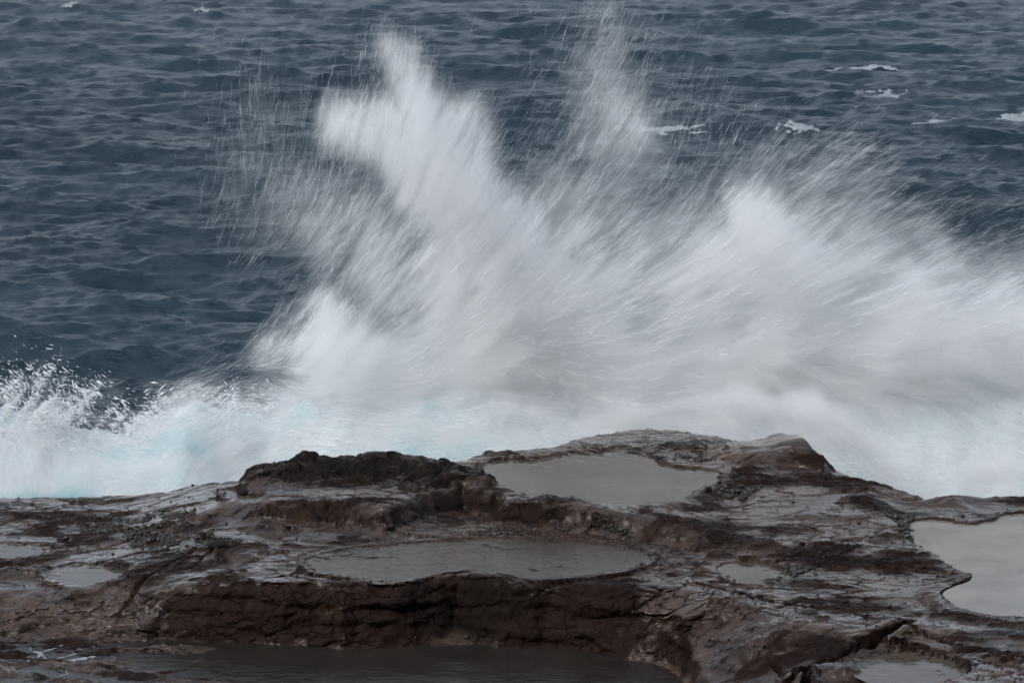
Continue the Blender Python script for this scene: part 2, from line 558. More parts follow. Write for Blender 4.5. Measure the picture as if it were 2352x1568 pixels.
def build_rock():
    ys = rows_of([(22.0, 28.2, 12), (28.2, 30.0, 85), (30.0, 31.8, 95), (31.8, 33.4, 185), (33.4, 40.3, 315), (40.3, 45.0, 30)])
    Y, S = np.meshgrid(ys, ROCK_FAN, indexing='ij')
    X = S * Y
    # crag the outlines by warping the plan first
    wx = fbm(X * 0.9, Y * 0.9, 4, 3) * 0.28 + fbm(X * 4, Y * 4, 3, 5) * 0.06
    wy = fbm(X * 0.8, Y * 0.8, 4, 9) * 0.30 + fbm(X * 3.5, Y * 3.5, 3, 11) * 0.07
    XW, YW = X + wx * 0.6, Y + wy * 0.6

    # ---- top surface in two levels, running together on the right
    sdB = sdf(XW, YW, BACKSTEP)
    ampB = spl(XB(np.array([-900, 250, 480, 640, 900, 1180, 1500, 1680, 1900, 2400])), [.0, .02, .12, .22, .27, .30, .27, .13, .04, .0], X)
    wB = spl(XB(np.array([300, 700, 1200, 1500, 1800])), [.6, .34, .26, .4, .9], X)
    H = -0.29 + 0.29 * sstep(-0.10, 0.5, sdB + 0.3) * 0
    low = -0.29 + (Y - 35.0) * 0.012
    high_amt = sstep(0, 1, np.clip((sdB + wB * 0.85) / wB, 0, 1))
    stepped = low + ampB * high_amt + (0.27 - ampB) * sstep(34.4, 38.5, Y) * (X > XB(1300)) + (0.27 - ampB) * sstep(34.4, 38.5, Y) * (X <= XB(1300))
    slope_r = -0.30 + 0.30 * sstep(32.5, 37.5, Y)
    kr = sstep(XB(1500), XB(1850), X)
    H = stepped * (1 - kr) + slope_r * kr
    # the shelf dips to the left
    dip = sstep(XC(560) + (Y - 33) * 0.12, XC(-80) + (Y - 33) * 0.05, X)
    H = H - dip * (0.32 + 0.30 * sstep(34.0, 38.6, Y))

    # ---- front cliff
    sdC = sdf(XW, YW + 0.20 * fbm(X * 1.1, Y * 0 + 2, 3, 21), CLIFF)
    Dp = spl(XC(np.array([-300, 100, 260, 420, 700, 1150, 1350, 1600, 1900, 2100, 2400])), [.08, .12, .26, .50, .66, .72, .66, .52, .22, .07, .05], X)
    Wd = spl(XC(np.array([0, 300, 500, 800, 1150, 1300, 1500, 1800, 2100])), [.6, .6, .5, .42, .36, .6, 1.1, 1.3, .6], X)
    ct = np.clip(-sdC / Wd, 0, 1)
    cliff = sstep(0, 1, ct)
    H = H - Dp * cliff
    cliffmask = np.clip(4 * ct * (1 - ct), 0, 1) * sstep(0.2, 0.5, Dp)
    # the lip of the cliff stands a little proud, with a hump in the middle
    lip = np.exp(-(sdC / 0.22) ** 2) * (sdC > -0.2)
    H = H + lip * (0.03 + 0.03 * fbm(X * 1.3, Y, 3, 31))
    bx, by = U(1090, 1330, -0.2)
    hump = np.exp(-((X - bx) / 0.5) ** 2 - ((Y - by - 0.12) / 0.26) ** 2)
    H = H + hump * (0.15 + 0.05 * fbm(X * 4, Y * 4, 3, 33))

    # ---- crusted ledge and the block at the sea edge
    cn = fbm(X * 3.2, Y * 4.5, 4, 39, 0.6)
    sdK = sdf(XW, YW, CRUST) + 0.16 * cn
    crust = sstep(-0.03, 0.08, sdK)
    rough = ridged(X * 2.6, Y * 2.6, 5, 41) - 0.45
    lay = 0.05 + 0.045 * sstep(0.12, 0.18, sdK + 0.12 * cn) + 0.05 * sstep(0.34, 0.40, sdK + 0.2 * cn) + 0.06 * fbm(X * 1.9, Y * 3.0, 5, 42, 0.55) + 0.05 * sstep(36.6, 37.7, Y)
    lt = 0.04
    lay = 0.35 * lay + 0.65 * lt * (np.floor(lay / lt) + sstep(0.55, 0.95, lay / lt - np.floor(lay / lt)))
    H = H + crust * (0.32 + 0.50 * sstep(0.0, 0.75, sdK)) * np.minimum(lay + 0.045 * rough + 0.035 * fbm(X * 8, Y * 10, 4, 43), 0.21 + 0.03 * fbm(X * 6, Y * 8, 4, 44))
    sdL = sdf(XW, YW, BLOCK)
    blk = sstep(-0.02, 0.30, sdL)
    H = H + blk * (0.10 + 0.20 * sstep(XB(1740), XB(1850), X) + 0.06 * fbm(X * 2, Y * 2, 4, 45)) * sstep(XB(1500), XB(1700), X)
    # small lumps under the ledge
    for (px, py, rx, ry, hgt, cr) in [(705, 1095, .17, .14, .20, .5), (1040, 1118, .55, .22, .13, .9), (960, 1130, .3, .16, .08, .8), (850, 1098, .3, .12, .09, .9), (900, 1092, .2, .1, .08, .9), (1120, 1122, .2, .12, .08, .7),
                                      (1190, 1030, .55, .16, .10, .6), (1270, 1172, .5, .2, .08, .3), (620, 1110, .5, .2, .08, .0), (1800, 1230, .7, .2, .03, 0), (1900, 1180, .6, .25, .04, 0),
                                      (1500, 992, .5, .25, .07, .35), (1610, 1035, .25, .12, .05, .5), (530, 1240, .3, .14, .07, .3), (60, 1225, .6, .2, .08, 0), (330, 1300, .6, .3, .06, 0),
                                      (1640, 1350, .5, .25, .08, 0), (1760, 1400, .6, .3, .10, 0), (1930, 1465, .6, .22, .10, 0), (1500, 1390, .5, .3, .06, 0), (1720, 1500, .5, .25, .09, 0), (1330, 1350, .5, .2, .07, .3)]:
        cx, cyy = U(px, py, -0.1)
        q = ((XW - cx) / rx) ** 2 + ((YW - cyy) / ry) ** 2
        b = np.clip(1.35 * np.exp(-q) - 0.12, 0, 1)
        H = H + b * hgt * (1 + 0.5 * fbm(X * 5, Y * 5, 3, 47))
        crust = np.maximum(crust, b * cr)
    H = H + crust * (0.03 * (ridged(X * 4, Y * 7, 4, 51) - 0.5) + 0.028 * fbm(X * 16, Y * 16, 4, 53, 0.6))

    # ---- bedding, films of water in the low spots, cracks
    n1 = fbm(X * 0.55, Y * 0.9, 5, 61)
    n2 = fbm(X * 1.5 + 0.8 * n1, Y * 3.2, 5, 67, 0.55)
    n3 = ridged(X * 1.1 + 0.5 * n2, Y * 2.6 + 0.35 * X, 5, 71)
    n4 = fbm(X * 2.2 + 0.6 * n2, Y * 7.0 + 0.8 * X, 5, 73, 0.6)
    det = 0.07 * n1 + 0.045 * n2 + 0.03 * (n3 - 0.5) + 0.030 * n4
    ter = 0.032
    det = det * 0.35 + 0.65 * ter * (np.floor(det / ter) + sstep(0.62, 0.97, det / ter - np.floor(det / ter)))
    pv1, pe1 = worley_plate(X * 1.5 + 0.7 * n2 + 0.25 * Y, Y * 3.0 - 0.4 * X + 0.5 * n2, 31)
    pv2, pe2 = worley_plate(X * 5.0 + 0.6 * n2, Y * 9.0 + 1.2 * X + 0.5 * n1, 33)
    chip = sstep(-0.15, 0.25, fbm(X * 0.7, Y * 1.0, 3, 93))
    det = det + 0.014 * pv1 + 0.007 * pv2 * chip - 0.012 * np.exp(-(pe1 / 0.05) ** 2) - 0.006 * chip * np.exp(-(pe2 / 0.06) ** 2)
    film = sstep(-0.012, 0.016, fbm(X * 0.6, Y * 1.1, 4, 77) * 0.08 + 0.010 - det * 0.55)
    det = det * (1 - 0.66 * film)
    n5 = fbm(X * 9, Y * 14, 4, 79)
    det = det + 0.013 * n5 * (1 - 0.75 * film) + 0.004 * fbm(X * 30, Y * 44, 3, 83) * (1 - 0.7 * film)
    we = worley_edge(X * 0.75 + 0.45 * n2, Y * 1.25 - 0.3 * X + 0.35 * n2, 5)
    det = det - 0.035 * np.exp(-(we / 0.045) ** 2) * sstep(-0.1, 0.35, n1 + 0.2)
    we2 = worley_edge(X * 2.1 + 0.4 * n2, Y * 3.4 + 0.7 * X + 0.4 * n2, 8)
    det = det - 0.028 * np.exp(-(we2 / 0.045) ** 2) * sstep(0.0, 0.3, fbm(X * 0.8, Y * 0.8, 3, 91) + 0.08)
    H = H + det
    pvc, pec = worley_plate(X * 3.3 + 0.5 * cn, Y * 5.2 + 0.6 * X + 0.5 * cn, 35)
    pvd, ped = worley_plate(X * 8.0 + 0.5 * cn, Y * 12.0 - X, 36)
    H = H + crust * (0.045 * pvc + 0.018 * pvd - 0.05 * np.exp(-(pec / 0.09) ** 2) - 0.015 * np.exp(-(ped / 0.08) ** 2))
    tall = crust * sstep(36.9, 37.2, Y)
    H = H + tall * 0.40 * (0.165 + 0.05 * fbm(X * 1.1, Y * 0 + 6, 3, 95) - H) + 0.04 * tall * (ridged(X * 5, Y * 8, 4, 97, 0.6) - 0.55)
    H = np.where(crust > 0.5, np.minimum(H, 0.25 + 0.5 * np.clip(H - 0.25, 0, 0.08)), H)
    bt = blk * sstep(XB(1640), XB(1760), X)
    H = H + bt * 0.6 * (0.17 + 0.02 * n4 - H)
    # ---- pools
    levels = []
    for nm, pts, lv, dep, mat, lab in POOLS:
        P = rounded(poly(pts, lv if lv is not None else -0.25))
        if lv is None:
            lv = -0.25
            for _ in range(4):
                lv = float(np.percentile(H[inside(X, Y, P)], 10))
                P = rounded(poly(pts, lv))
        sd = sdf(X + wx * 0.3 + 0.07 * n5 + 0.10 * n2, Y + wy * 0.3 + 0.10 * n5 + 0.14 * n2, P)
        levels.append((P, lv))
        steep = 0.55 if 'wind-rippled' in lab else 0.22
        ins = sstep(-0.05, steep * 2.0, sd)
        H = np.where(sd > -0.06, np.minimum(H, lv + 0.05 - 0.05 * sstep(-0.06, 0.02, sd) + 0.02 * n5) * (1 - ins) + (lv - dep * (0.35 + 0.65 * ins) + 0.02 * n5 + (0.16 if 'wind-rippled' in lab else 0.10) * n2 * sstep(0.9, 0.1, sd)) * ins, H)
        rim = lv + 0.010 + 0.02 * np.clip(n5 + 0.3, 0, 1)
        band = (sd < -0.005) & (sd > (-0.30 if dep > 0.1 else -0.10)) & (sdC > -0.03)
        H = np.where(band, np.maximum(H, rim - 0.35 * np.clip(-sd - 0.16, 0, 1)), H)
        film = np.where((sd < 0.05) & (sd > -0.12), np.maximum(film, 0.45), film)
        if 'big pale' in lab:     # the far bank of this one is low
            near = sstep(-1.3, -0.15, sd) * sstep(35.0, 35.6, Y) * sstep(XB(1960), XB(2060), X)
            H = np.where(sd < 0, H * (1 - near) + near * (lv + 0.03 + 0.02 * np.clip(-sd, 0, 2) + 0.25 * det), H)
    for pts, w, d, z in CRACKS:
        dd = seg_dist(X + 0.05 * n5 + wx * 0.12, Y + 0.08 * n5 + wy * 0.12, poly(pts, z), False)
        H = H - d * np.exp(-(dd / w) ** 2)
        H = H + 0.15 * d * np.exp(-((dd - 2.6 * w) / (2.2 * w)) ** 2)
    # ---- basin before the cliff
    sdN = sdf(X + wx * 0.8, Y + wy * 0.8, BASIN)
    basin = sstep(-0.35 - 0.7 * sstep(XC(500), XC(150), X), 0.06, sdN)
    H = H * (1 - basin) + basin * np.minimum(H, -1.035 + (0.045 + 0.16 * n2) * sstep(XC(800), XC(250), X) + 0.02 * n1)

    # ---- seaward edge falls to the sea bed
    sdS = sdf(XW, YW, SHELF)
    H = H - 2.2 * sstep(0.03, -0.75, sdS)
    H = np.minimum(H, np.where(sdS < -0.05, H, 9))

    # ---- crag the steep faces sideways
    gy = np.gradient(H, axis=0) / np.gradient(Y, axis=0)
    gxx = np.gradient(H, axis=1) / np.gradient(X, axis=1)
    steep = sstep(0.35, 1.6, np.hypot(gy, gxx))
    sx = sstep(0.5, 2.0, np.abs(gxx))
    strat = fbm(X * 0.9, H * 6.5, 4, 101)
    groove = np.exp(-((H + 0.58 + 0.05 * fbm(X * 0.7, X * 0 + 1, 3, 103)) / 0.035) ** 2) * sstep(0.2, 0.5, Dp)
    cw = worley_edge(X * 0.8 + 0.6 * H + 0.3 * strat, H * 2.4 - 0.5 * X, 12)
    cw = np.exp(-(cw / 0.05) ** 2)
    Yd = Y + steep * (gy > 0) * (-0.06 * strat - 0.05 * fbm(X * 3.0, H * 6, 4, 105) - 0.02 * fbm(X * 14, H * 30, 3, 109) + 0.12 * groove * np.clip(0.3 + 2 * fbm(X * 0.6, X * 0 + 4, 3, 111), 0, 1) + 0.05 * cw * cliffmask)
    crust = np.clip(crust * (0.65 + 0.7 * fbm(X * 3, Y * 3, 3, 107) + 0.2), 0, 1)
    crust = np.maximum(crust, hump * 0.8)
    low_crust = sstep(-0.15, 0.25, sdf(XW, YW, poly([(555, 1062), (800, 1066), (1095, 1062), (1180, 1125), (1150, 1150), (1000, 1152), (880, 1125), (700, 1112), (600, 1090)], 0.0)))
    crust = np.maximum(crust, 0.9 * low_crust * sstep(-0.02, 0.10, cn + 0.3 * fbm(X * 6, Y * 9, 3, 117)))
    crust = crust * (1 - 0.45 * (pvc > 0.25))
    film = np.where(pvc > 0.25, np.maximum(film, 0.8 * (crust > 0.3)), film)
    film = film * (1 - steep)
    Xd = X + sx * (0.06 * fbm(Y * 2.0, H * 8, 4, 113) + 0.02 * fbm(Y * 9, H * 26, 3, 115))
    ps = np.stack([Xd, Yd, H], -1)
    return ps, crust, cliffmask, film, levels, dict(sdK=sdK, sdC=sdC, Wd=Wd, Dp=Dp, sdL=sdL, sdB=sdB, ys=ys)


ROCK, CRU, CLM, FILM, LEVELS, AUX = build_rock()
NR, NC = CRU.shape


def rock_z(x, y):
    """height of the shelf at plan points"""
    x = np.atleast_1d(np.asarray(x, float)); y = np.atleast_1d(np.asarray(y, float))
    fr = np.interp(y, AUX['ys'], np.arange(NR))
    fc = np.interp(x / y, ROCK_FAN, np.arange(NC))
    r = np.clip(np.round(fr).astype(int), 0, NR - 1); c = np.clip(np.round(fc).astype(int), 0, NC - 1)
    return ROCK[r, c, 2]


def split_rock():
    co = ROCK.reshape(-1, 3)
    F = grid_faces(NR, NC)
    fc = ROCK[:-1, :-1].reshape(-1, 3)
    g = lambda a: a[:-1, :-1].reshape(-1)
    x = fc[:, 0]
    reg = np.zeros(len(F), int)
    ct = -g(AUX['sdC'])
    reg[(g(AUX['sdK']) > -0.05)] = 1
    reg[(ct > -0.06) & (ct < g(AUX['Wd']) + 0.05) & (x > XC(300)) & (x < XC(1290))] = 2
    reg[(ct > -0.06) & (ct < g(AUX['Wd']) + 0.05) & (x >= XC(1290)) & (x < XC(1960))] = 3
    reg[(g(AUX['sdL']) > -0.02) & (x > XB(1640))] = 4
    sb = g(AUX['sdB'])
    reg[(sb > -0.45) & (sb < 0.05) & (x > XB(880)) & (x < XB(1175)) & (reg == 0)] = 5
    reg[(sb > -0.45) & (sb < 0.05) & (x >= XB(1175)) & (x < XB(1600)) & (reg == 0)] = 6
    names = {0: 'rock_shelf', 1: 'crusted_ledge', 2: 'cliff_face', 3: 'rock_slope', 4: 'edge_block', 5: 'rock_step', 6: 'rock_step'}
    labels = {1: 'raised black rough crusted ledge at the seaward edge', 2: 'dark brown wet cliff face above the front water', 3: 'brown hummocky rock slope right of the cliff face',
              4: 'raised brown block at the seaward edge under the falling spray', 5: 'dark low rock step left of the large pool', 6: 'dark low rock step in front of the large pool'}
    root = None
    for k in range(7):
        f = F[reg == k]
        u, inv = np.unique(f, return_inverse=True)
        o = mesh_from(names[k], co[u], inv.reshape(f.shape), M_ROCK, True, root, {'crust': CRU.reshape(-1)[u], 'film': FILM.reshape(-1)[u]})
        if k == 0:
            root = o
            tag(o, 'wet dark brown rock shelf running across the whole foreground', None, None, 'structure')
        else:
            o['label'] = labels[k]
    return root


shelf = split_rock()


def flat_sheet(name, P, z, mat, n=1):
    """a level sheet of water filling an outline"""
    import bmesh
    bm = bmesh.new()
    vs = [bm.verts.new((p[0], p[1], z)) for p in P]
    bm.faces.new(vs)
    bmesh.ops.triangulate(bm, faces=bm.faces[:])
    me = bpy.data.meshes.new(name)
    bm.to_mesh(me); bm.free()
    me.materials.append(mat)
    o = bpy.data.objects.new(name, me)
    COL.objects.link(o)
    if me.polygons[0].normal.z < 0:
        me.flip_normals()
    return o


def grow(P, d):
    c = P.mean(0)
    q = P - c
    return c + q * (1 + d / (np.linalg.norm(q, axis=1, keepdims=True) + 1e-6))


for (nm, pts, lv0, dep, mat, lab), (P, lv) in zip(POOLS, LEVELS):
    o = flat_sheet(nm, grow(P, 0.08), lv, mat)
    tag(o, lab, None, None, 'structure')
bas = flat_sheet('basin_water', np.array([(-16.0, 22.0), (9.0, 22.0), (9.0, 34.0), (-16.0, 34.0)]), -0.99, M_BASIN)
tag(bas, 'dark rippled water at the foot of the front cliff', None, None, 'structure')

# ------------------------------------------------------------------ the sea
SEA_Z = -1.5


def wave_tile(n, L, lam, hs_, seed, wdir, spread=2.0):
    """height and sideways pull of a wind sea on a periodic tile"""
    rg = np.random.default_rng(seed)
    k1 = np.fft.fftfreq(n, L / n) * 2 * math.pi
    KX, KY = np.meshgrid(k1, k1, indexing='ij')
    K = np.hypot(KX, KY); K[0, 0] = 1e-6
    kp = 2 * math.pi / lam
    cosd = (KX * math.cos(wdir) + KY * math.sin(wdir)) / K
    spec = np.exp(-1.1 * (kp / K) ** 2) * K ** -3.62 * (0.06 + np.abs(cosd) ** spread) * np.exp(-(K * 0.02) ** 2)
    spec[0, 0] = 0
    A = np.sqrt(spec) * (rg.normal(size=K.shape) + 1j * rg.normal(size=K.shape))
    h = np.fft.ifft2(A).real
    s = hs_ / (4 * h.std())
    dx = np.fft.ifft2(A * (-1j) * KX / K).real * -s
    dy = np.fft.ifft2(A * (-1j) * KY / K).real * -s
    return h * s, dx, dy


TILES = [(1024, 61.0, wave_tile(1024, 61.0, 9.5, 0.46, 5, R(82), 5.0), 0.0), (512, 43.0, wave_tile(512, 43.0, 5.0, 0.17, 8, R(60), 3.0), 0.45)]


def sea_disp(x, y):
    out = np.zeros(x.shape + (3,))
    for n, L, (h, dx, dy), rot in TILES:
        c, s = math.cos(rot), math.sin(rot)
        u = ((x * c + y * s) / L * n) % n; v = ((-x * s + y * c) / L * n) % n
        i = np.floor(u).astype(int) % n; j = np.floor(v).astype(int) % n
        fu, fv = u - np.floor(u), v - np.floor(v)
        i1, j1 = (i + 1) % n, (j + 1) % n

        def smp(a):
            return (a[i, j] * (1 - fu) + a[i1, j] * fu) * (1 - fv) + (a[i, j1] * (1 - fu) + a[i1, j1] * fu) * fv
        ddx, ddy = smp(dx), smp(dy)
        out[..., 2] += smp(h)
        out[..., 0] += 0.75 * (ddx * c - ddy * s); out[..., 1] += 0.75 * (ddx * s + ddy * c)
    return out


def sea_point(x, y):
    d = sea_disp(x, y)
    return np.stack([x + d[..., 0], y + d[..., 1], SEA_Z + d[..., 2]], -1)


def build_sea():
    q = np.linspace(1 / 40.0, 1 / 330.0, 700)
    ys = np.concatenate([np.linspace(33, 40, 12, endpoint=False), 1 / q, np.geomspace(345, 12000, 40)])
    Y, S = np.meshgrid(ys, fan(570, 0.21, 0.75, 0.88), indexing='ij')
    X = S * Y * (1 + sstep(330, 3000, Y) * 6)
    d = sea_disp(X, Y)
    fade = 1 - sstep(260, 420, Y)
    calm = 0.25 + 0.75 * sstep(40, 47, Y)
    d *= (fade * calm)[..., None]
    co = np.stack([X, Y, np.full(X.shape, SEA_Z)], -1) + d
    o = mesh_from('sea', co.reshape(-1, 3), grid_faces(*X.shape), M_SEA)
    return tag(o, 'choppy dark blue-grey sea with short wind waves', None, None, 'structure')


sea = build_sea()
far = flat_sheet('deep_water', np.array([(-9000.0, -6000.0), (9000.0, -6000.0), (9000.0, 12000.0), (-9000.0, 12000.0)]), -2.7, M_SEA)
far.parent = sea

# ------------------------------------------------------------------ the breaking wave: white water piled up against the shelf
YP = 41.8                                     # distance of the plane the splash rises in


def build_surge():
    cr = np.array([(-700, 910), (-300, 905), (0, 935), (100, 950), (200, 988), (290, 1000), (380, 962), (450, 912), (520, 935), (620, 952), (700, 915), (780, 885), (900, 885), (1100, 870),
                   (1300, 905), (1500, 935), (1700, 905), (1900, 885), (2100, 890), (2352, 890), (2700, 900), (3200, 900)], float)
    xs, zs = [], []
    for px, py in cr:
        x, z = UY(px, py, 41.5)
        xs.append(x); zs.append(z)
    xx = np.concatenate([np.linspace(-26, -11.2, 40), np.linspace(-11, 12, 400), np.linspace(12.2, 26, 40)]); yy = np.linspace(36.8, 48.5, 150)
    Y, X = np.meshgrid(yy, xx, indexing='ij')
    yc = 41.4 + 0.5 * fbm(X * 0.35, X * 0 + 3, 3, 201)
    cz = np.interp(X + 0.25 * fbm(X * 1.5, Y * 1.5, 3, 203), xs, zs)
    wf = 2.1 - 0.8 * sstep(-4.0, -1.0, X); wb = 2.2 + 0.8 * fbm(X * 0.5, X * 0, 3, 205)
    t = Y - yc
    prof = np.where(t < 0, np.exp(-(t / wf) ** 2), np.exp(-(t / wb) ** 2))
    Z = SEA_Z - 0.12 + (cz - SEA_Z) * prof
    lump = 0.16 * fbm(X * 1.3, Y * 1.3, 5, 207) + 0.06 * np.abs(fbm(X * 4, Y * 4, 4, 209))
    Z = Z + lump * (0.25 + 0.9 * prof)
    Z = Z + 0.10 * np.clip(fbm(X * 0.9, Y * 0.9, 4, 211), 0, 1) * prof
    return mesh_from('breaking_wave', np.stack([X, Y, Z], -1).reshape(-1, 3), grid_faces(*X.shape), M_FOAM, attrs={'clear': (1 - 0.85 * sstep(-2.5, 0.5, X)).ravel()})


tag(build_surge(), 'white and turquoise broken wave piled up against the rock shelf', 'wave', None, 'stuff')

# ------------------------------------------------------------------ where the splash hangs in the air (laid out on the upright plane at YP)
RX0, RX1, RY0, RY1, RS = -420, 2780, -320, 1220, 5.0
rw, rh = int((RX1 - RX0) / RS), int((RY1 - RY0) / RS)
gx, gy = np.meshgrid(RX0 + (np.arange(rw) + .5) * RS, RY0 + (np.arange(rh) + .5) * RS)     # [row, col]

STROKES = [  # each a run of (column, row, radius, thickness)
    [(1120, 980, 110, 2.4), (1150, 850, 140, 3.4), (1130, 700, 110, 3.4), (1090, 560, 86, 3.0), (1040, 450, 70, 2.6), (960, 350, 60, 1.8), (860, 290, 52, 1.2), (780, 275, 34, .9)],
    [(1010, 370, 70, 1.2), (970, 260, 52, .9), (935, 160, 32, .6), (910, 90, 18, .3)],
    [(1000, 330, 50, .6), (1070, 270, 45, .5), (1090, 340, 40, .3)],
    [(1190, 520, 70, .5), (1270, 650, 100, .7), (1350, 800, 130, 1.2), (1400, 900, 120, 1.6)],
    [(1390, 30, 30, .05), (1390, 120, 45, .12), (1400, 230, 60, .26), (1430, 290, 64, .36), (1360, 340, 50, .22)],
    [(1290, 420, 60, .16), (1320, 540, 90, .34), (1420, 650, 130, .55)],
    [(1480, 320, 50, .18), (1400, 440, 70, .16)],
    [(1690, 475, 40, 1.2), (1735, 520, 66, 1.5), (1700, 610, 100, 1.3), (1640, 700, 120, 1.1)],
    [(1735, 520, 60, 1.0), (1810, 600, 76, 1.6), (1800, 740, 95, 2.2), (1780, 880, 140, 2.4), (1800, 960, 90, 2.0)],
    [(1880, 500, 70, .22), (1990, 560, 80, .22), (2100, 500, 46, .08), (2150, 570, 40, .28)],
    [(1950, 660, 110, .55), (2080, 710, 115, .75), (2200, 760, 105, 1.0), (2300, 720, 60, .7), (2450, 780, 110, .9)],
    [(1950, 840, 150, 2.0), (2100, 860, 160, 2.2), (2250, 880, 160, 2.0), (2450, 900, 200, 1.6)],
    [(2020, 1000, 90, 1.9), (2150, 1030, 120, 2.0), (2300, 1020, 130, 1.9), (2500, 1000, 180, 1.6)],
    [(700, 960, 70, 1.4), (820, 930, 80, 1.9), (950, 910, 90, 2.2)],
    [(1300, 930, 90, 1.7), (1450, 890, 100, 1.7), (1600, 880, 120, 1.9), (1600, 950, 50, 1.2)],
    [(745, 690, 26, .8), (760, 750, 46, 1.3), (780, 830, 80, 1.8)],
    [(690, 790, 36, .8), (640, 800, 26, .4), (600, 780, 14, .35)],
    [(620, 300, 110, .03), (640, 450, 110, .06), (720, 480, 90, .12), (850, 540, 100, .3), (930, 660, 90, .4)],
    [(1560, 570, 90, .22), (1560, 490, 80, .12), (1660, 430, 70, .08), (1850, 400, 80, .08), (2000, 430, 70, .06)],
    [(-150, 985, 60, .5), (0, 1000, 60, .5), (130, 1010, 60, .45), (300, 1030, 55, .4), (450, 960, 60, .6), (560, 980, 60, .9)],
    [(-150, 1100, 55, .3), (100, 1110, 45, .3), (300, 1085, 45, .3), (460, 1040, 40, .4)],
    [(455, 905, 30, .6), (470, 930, 45, .8)],
]


def soften(a, n):
    for _ in range(n):
        a = (np.roll(a, 1, 0) + 2 * a + np.roll(a, -1, 0)) / 4
        a = (np.roll(a, 1, 1) + 2 * a + np.roll(a, -1, 1)) / 4
    return a


def splash_map(strokes):
    wx = fbm(gx / 160, gy / 160, 4, 301) * 42 + fbm(gx / 45, gy / 45, 3, 303) * 14
    wy = fbm(gx / 160, gy / 160, 4, 305) * 42 + fbm(gx / 45, gy / 45, 3, 307) * 14
    X, Y = gx + wx, gy + wy
    D = np.zeros_like(gx)
    for st in strokes:
        S = np.zeros_like(gx)
        for a, b in zip(st[:-1], st[1:]):
            n = max(2, int(math.hypot(b[0] - a[0], b[1] - a[1]) / (0.5 * min(a[2], b[2]))))
            for k in range(n + 1):
                t = k / n
                cx, cy_, r, w = (a[q] + (b[q] - a[q]) * t for q in range(4))
                S = np.maximum(S, w * np.exp(-((X - cx) ** 2 + (Y - cy_) ** 2) / (r * r)))
        D = 1.0 * np.hypot(D, S)
    return D


FLOW = np.array([(900, 120, 80), (780, 280, 76), (600, 300, 88), (550, 450, 75), (650, 600, 48), (1000, 350, 64), (1050, 600, 48), (1400, 150, 66), (1300, 400, 58), (1450, 500, 45),
                 (1600, 300, 74), (1700, 450, 50), (1900, 450, 38), (2100, 500, 30), (1800, 700, 22), (2100, 700, 20), (1500, 700, 30), (1500, 880, 4), (1300, 940, -22), (1750, 960, -42),
                 (1880, 1010, -46), (2200, 900, -30), (2150, 1080, -36), (760, 700, 58), (640, 790, 55), (640, 880, -25), (450, 880, 30), (100, 900, -35), (100, 1130, 82), (400, 1110, 45),
                 (1000, 800, 34), (900, 950, -10), (300, 1000, -20), (2350, 650, 30)], float)


def flow_angle(px, py):
    w = 0; c = 0; s_ = 0
    for x, y, a in FLOW:
        k = 1 / ((px - x) ** 2 + (py - y) ** 2 + 3000.0) ** 1.5
        c = c + k * math.cos(R(a) * 2); s_ = s_ + k * math.sin(R(a) * 2)
    return 0.5 * np.arctan2(s_, c)


def streaks(seed, length=24):
    """noise smeared along the flight of the drops"""
    rg = np.random.default_rng(seed)
    n = soften(rg.normal(size=(rh, rw)), 1)
    n = n / n.std() * 0.8 + fbm(gx / 60, gy / 60, 4, seed) * 1.2
    th = flow_angle(gx, gy)
    vx, vy = np.cos(th), -np.sin(th)
    acc = np.zeros_like(n); wsum = 0
    for sgn in (1, -1):
        cx, cy_ = np.meshgrid(np.arange(rw, dtype=float), np.arange(rh, dtype=float))
        for k in range(length // 2):
            ix = np.clip(np.round(cx).astype(int), 0, rw - 1); iy = np.clip(np.round(cy_).astype(int), 0, rh - 1)
            w = 1 - k / (length / 2 + 1)
            acc += w * n[iy, ix]; wsum += w
            cx += sgn * vx[iy, ix]; cy_ += sgn * vy[iy, ix]
    acc /= acc.std()
    return acc


DM = splash_map(STROKES)
side = 1 - sstep(2430, 2690, gx + 120 * fbm(gx / 110, gy / 110, 4, 309) + 0.35 * (900 - gy))      # the burst thins out beyond its right end
DM = DM * side
SPILL = splash_map([  # what falls back over the edge of the rock, nearer the camera (rows as seen in the plane YP)
    [(900, 985, 40, .4), (1100, 985, 40, .6), (1250, 968, 40, .8), (1400, 945, 36, .7), (1550, 940, 36, .7), (1650, 950, 46, 1.1), (1750, 955, 46, 1.2), (1850, 965, 40, 1.0)],
    [(1850, 965, 40, .9), (1930, 1015, 36, .9), (2050, 1055, 36, .9), (2200, 1085, 30, .8), (2450, 1080, 30, .8)],
    [(-200, 1120, 24, .5), (100, 1115, 24, .6), (280, 1098, 24, .6), (400, 1075, 20, .5)]])
STK = [streaks(400 + k, 26) for k in range(4)]


def raster(a, px, py):
    i = np.clip(((py - RY0) / RS - .5), 0, rh - 1.01); j = np.clip(((px - RX0) / RS - .5), 0, rw - 1.01)
    i0, j0 = np.floor(i).astype(int), np.floor(j).astype(int)
    fi, fj = i - i0, j - j0
    return (a[i0, j0] * (1 - fj) + a[i0, j0 + 1] * fj) * (1 - fi) + (a[i0 + 1, j0] * (1 - fj) + a[i0 + 1, j0 + 1] * fj) * fi


def y_mid(px):
    return 41.6 - 1.2 * sstep(720, 420, px) + 0.0 * px


